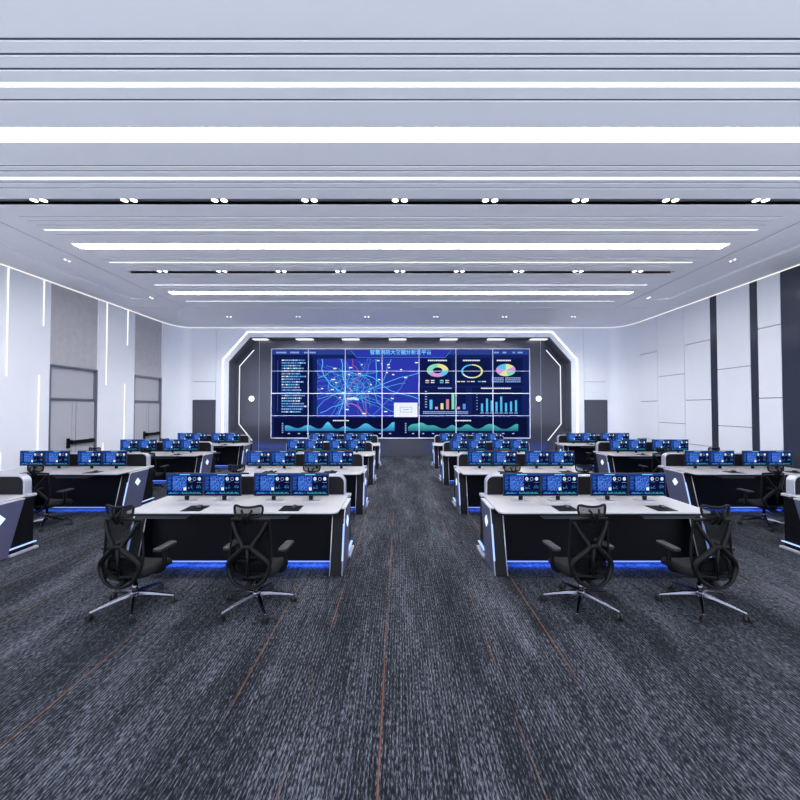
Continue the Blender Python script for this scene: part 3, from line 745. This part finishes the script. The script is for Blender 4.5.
def netting():
    m = bpy.data.materials.new('woven_black_netting'); m.use_nodes = True; nt = m.node_tree; L = nt.links.new
    b = nt.nodes['Principled BSDF']; b.inputs['Base Color'].default_value = lin(12, 12, 14); b.inputs['Specular IOR Level'].default_value = .08; b.inputs['Roughness'].default_value = .9
    tr = nt.nodes.new('ShaderNodeBsdfTransparent'); mx = nt.nodes.new('ShaderNodeMixShader'); mx.inputs[0].default_value = .72
    tc = nt.nodes.new('ShaderNodeTexCoord'); n = nt.nodes.new('ShaderNodeTexNoise'); n.inputs['Scale'].default_value = 60
    mr = nt.nodes.new('ShaderNodeMapRange'); mr.inputs[3].default_value = .62; mr.inputs[4].default_value = .86
    L(tc.outputs['Object'], n.inputs['Vector']); L(n.outputs['Fac'], mr.inputs[0]); L(mr.outputs[0], mx.inputs[0])
    out = nt.nodes['Material Output']; L(tr.outputs[0], mx.inputs[1]); L(b.outputs[0], mx.inputs[2]); L(mx.outputs[0], out.inputs[0]); return m
M['netting'] = netting()

# ------------------------------------------------------------------ layout
ROWN = ['nearest', 'second', 'third', 'farthest']
BLK = [('just left of the aisle', -1.945, (-.83, .345), (-.495, .645), (-.655, .53)),
       ('just right of the aisle', 2.375, (-.415, .755), (-.405, .745), (-.585, .605)),
       ('at the far left', -6.37, (-.83, .345), (-.495, .645), (-.655, .53)),
       ('at the far right', 6.62, (-.415, .755), (-.405, .745), (-.60, .605))]
ROWY = [4.39, 6.94, 9.60, 12.2]
NTH = ['leftmost', 'second from left', 'third from left', 'rightmost']
mon0 = make_monitor(); pad0 = tag(MB().prism(rrect(-.118, .118, 0, .25, .01), 'z', 0, .004, M['plastic']).build('mouse_pad', None))
ms = MB(); ms.lathe([(.036, .0), (.04, .008), (.034, .022), (.018, .03), (.004, .032)], M['moncase'], 16)
mouse0 = ms.build('computer_mouse'); mouse0.scale = (.85, 1.3, 1)
wh = MB().lathe([(.008, -.004), (.008, .004)], M['silver'], 10, (0, .016, .028), 'x').build('scroll_wheel', mouse0)
chair0 = make_chair()
used = set()
def take(p):
    if p.name in used: return copy_tree(p)
    used.add(p.name); KIDS[p.name] = [k for k in bpy.data.objects if k.parent == p]
    return p
desks = {}
CH = {(0, 0, 0): (-2.61, 3.73, -.10), (0, 0, 1): (-1.41, 3.73, -.06), (1, 0, 0): (1.79, 3.75, .10), (1, 0, 1): (2.95, 3.73, .04)}
for bi, (bn, cx, trays, pads, chairs) in enumerate(BLK):
    key = trays
    if key not in desks: desks[key] = make_desk(trays)
    for r in range(4):
        y = ROWY[r]
        d = take(desks[key]); d.location = (cx, y, 0)
        tag(d, 'black and white control desk, %s row, %s' % (ROWN[r], bn), 'desk', 'control desks in rows')
        if bi > 1 and r == 0:
            d['label'] = 'control desk cut off by the %s photo edge in the nearest row' % ('left' if bi == 2 else 'right'); continue
        for i, dx in enumerate((-.803, -.3205, .3205, .803)):
            m = take(mon0); m.location = (cx - .01 + dx, y + .50, .75)
            tag(m, '%s blue dashboard monitor on the %s desk %s' % (NTH[i], ROWN[r], bn), 'monitor', 'monitors on the control desks')
        for i, dx in enumerate(pads):
            xp = (cx + dx) / (y + .1) * 380
            if abs(xp) > 400: continue
            p = take(pad0); p.location = (cx + dx, y + .05, .7502)
            sd = ('left', 'right')[i]
            tag(p, 'black mouse pad, %s one on the %s desk %s' % (sd, ROWN[r], bn), 'mouse pad', 'mouse pads on the control desks')
            k = take(mouse0); k.location = (cx + dx + .03, y + .2, .7544)
            tag(k, 'dark mouse on the %s pad of the %s desk %s' % (sd, ROWN[r], bn), 'mouse', 'mice on the control desks')
        for i, dx in enumerate(chairs):
            if bi < 2 and r >= 2: continue
            x, yy, rz = CH[(bi, 0, i)] if bi < 2 else (cx + dx, 3.72, 0.08 * (1 if bi == 3 else -1))
            yy += y - 4.34
            if abs(x - .3 * (1 if x > 0 else -1)) / yy * 380 > 400: continue
            c = take(chair0); c.location = (x, yy, 0.0); c.rotation_euler.z = rz
            tag(c, 'black mesh swivel chair, %s one at the %s desk %s' % (('left', 'right')[i], ROWN[r], bn), 'office chair', 'swivel chairs at the desks')
bpy.context.view_layer.update()
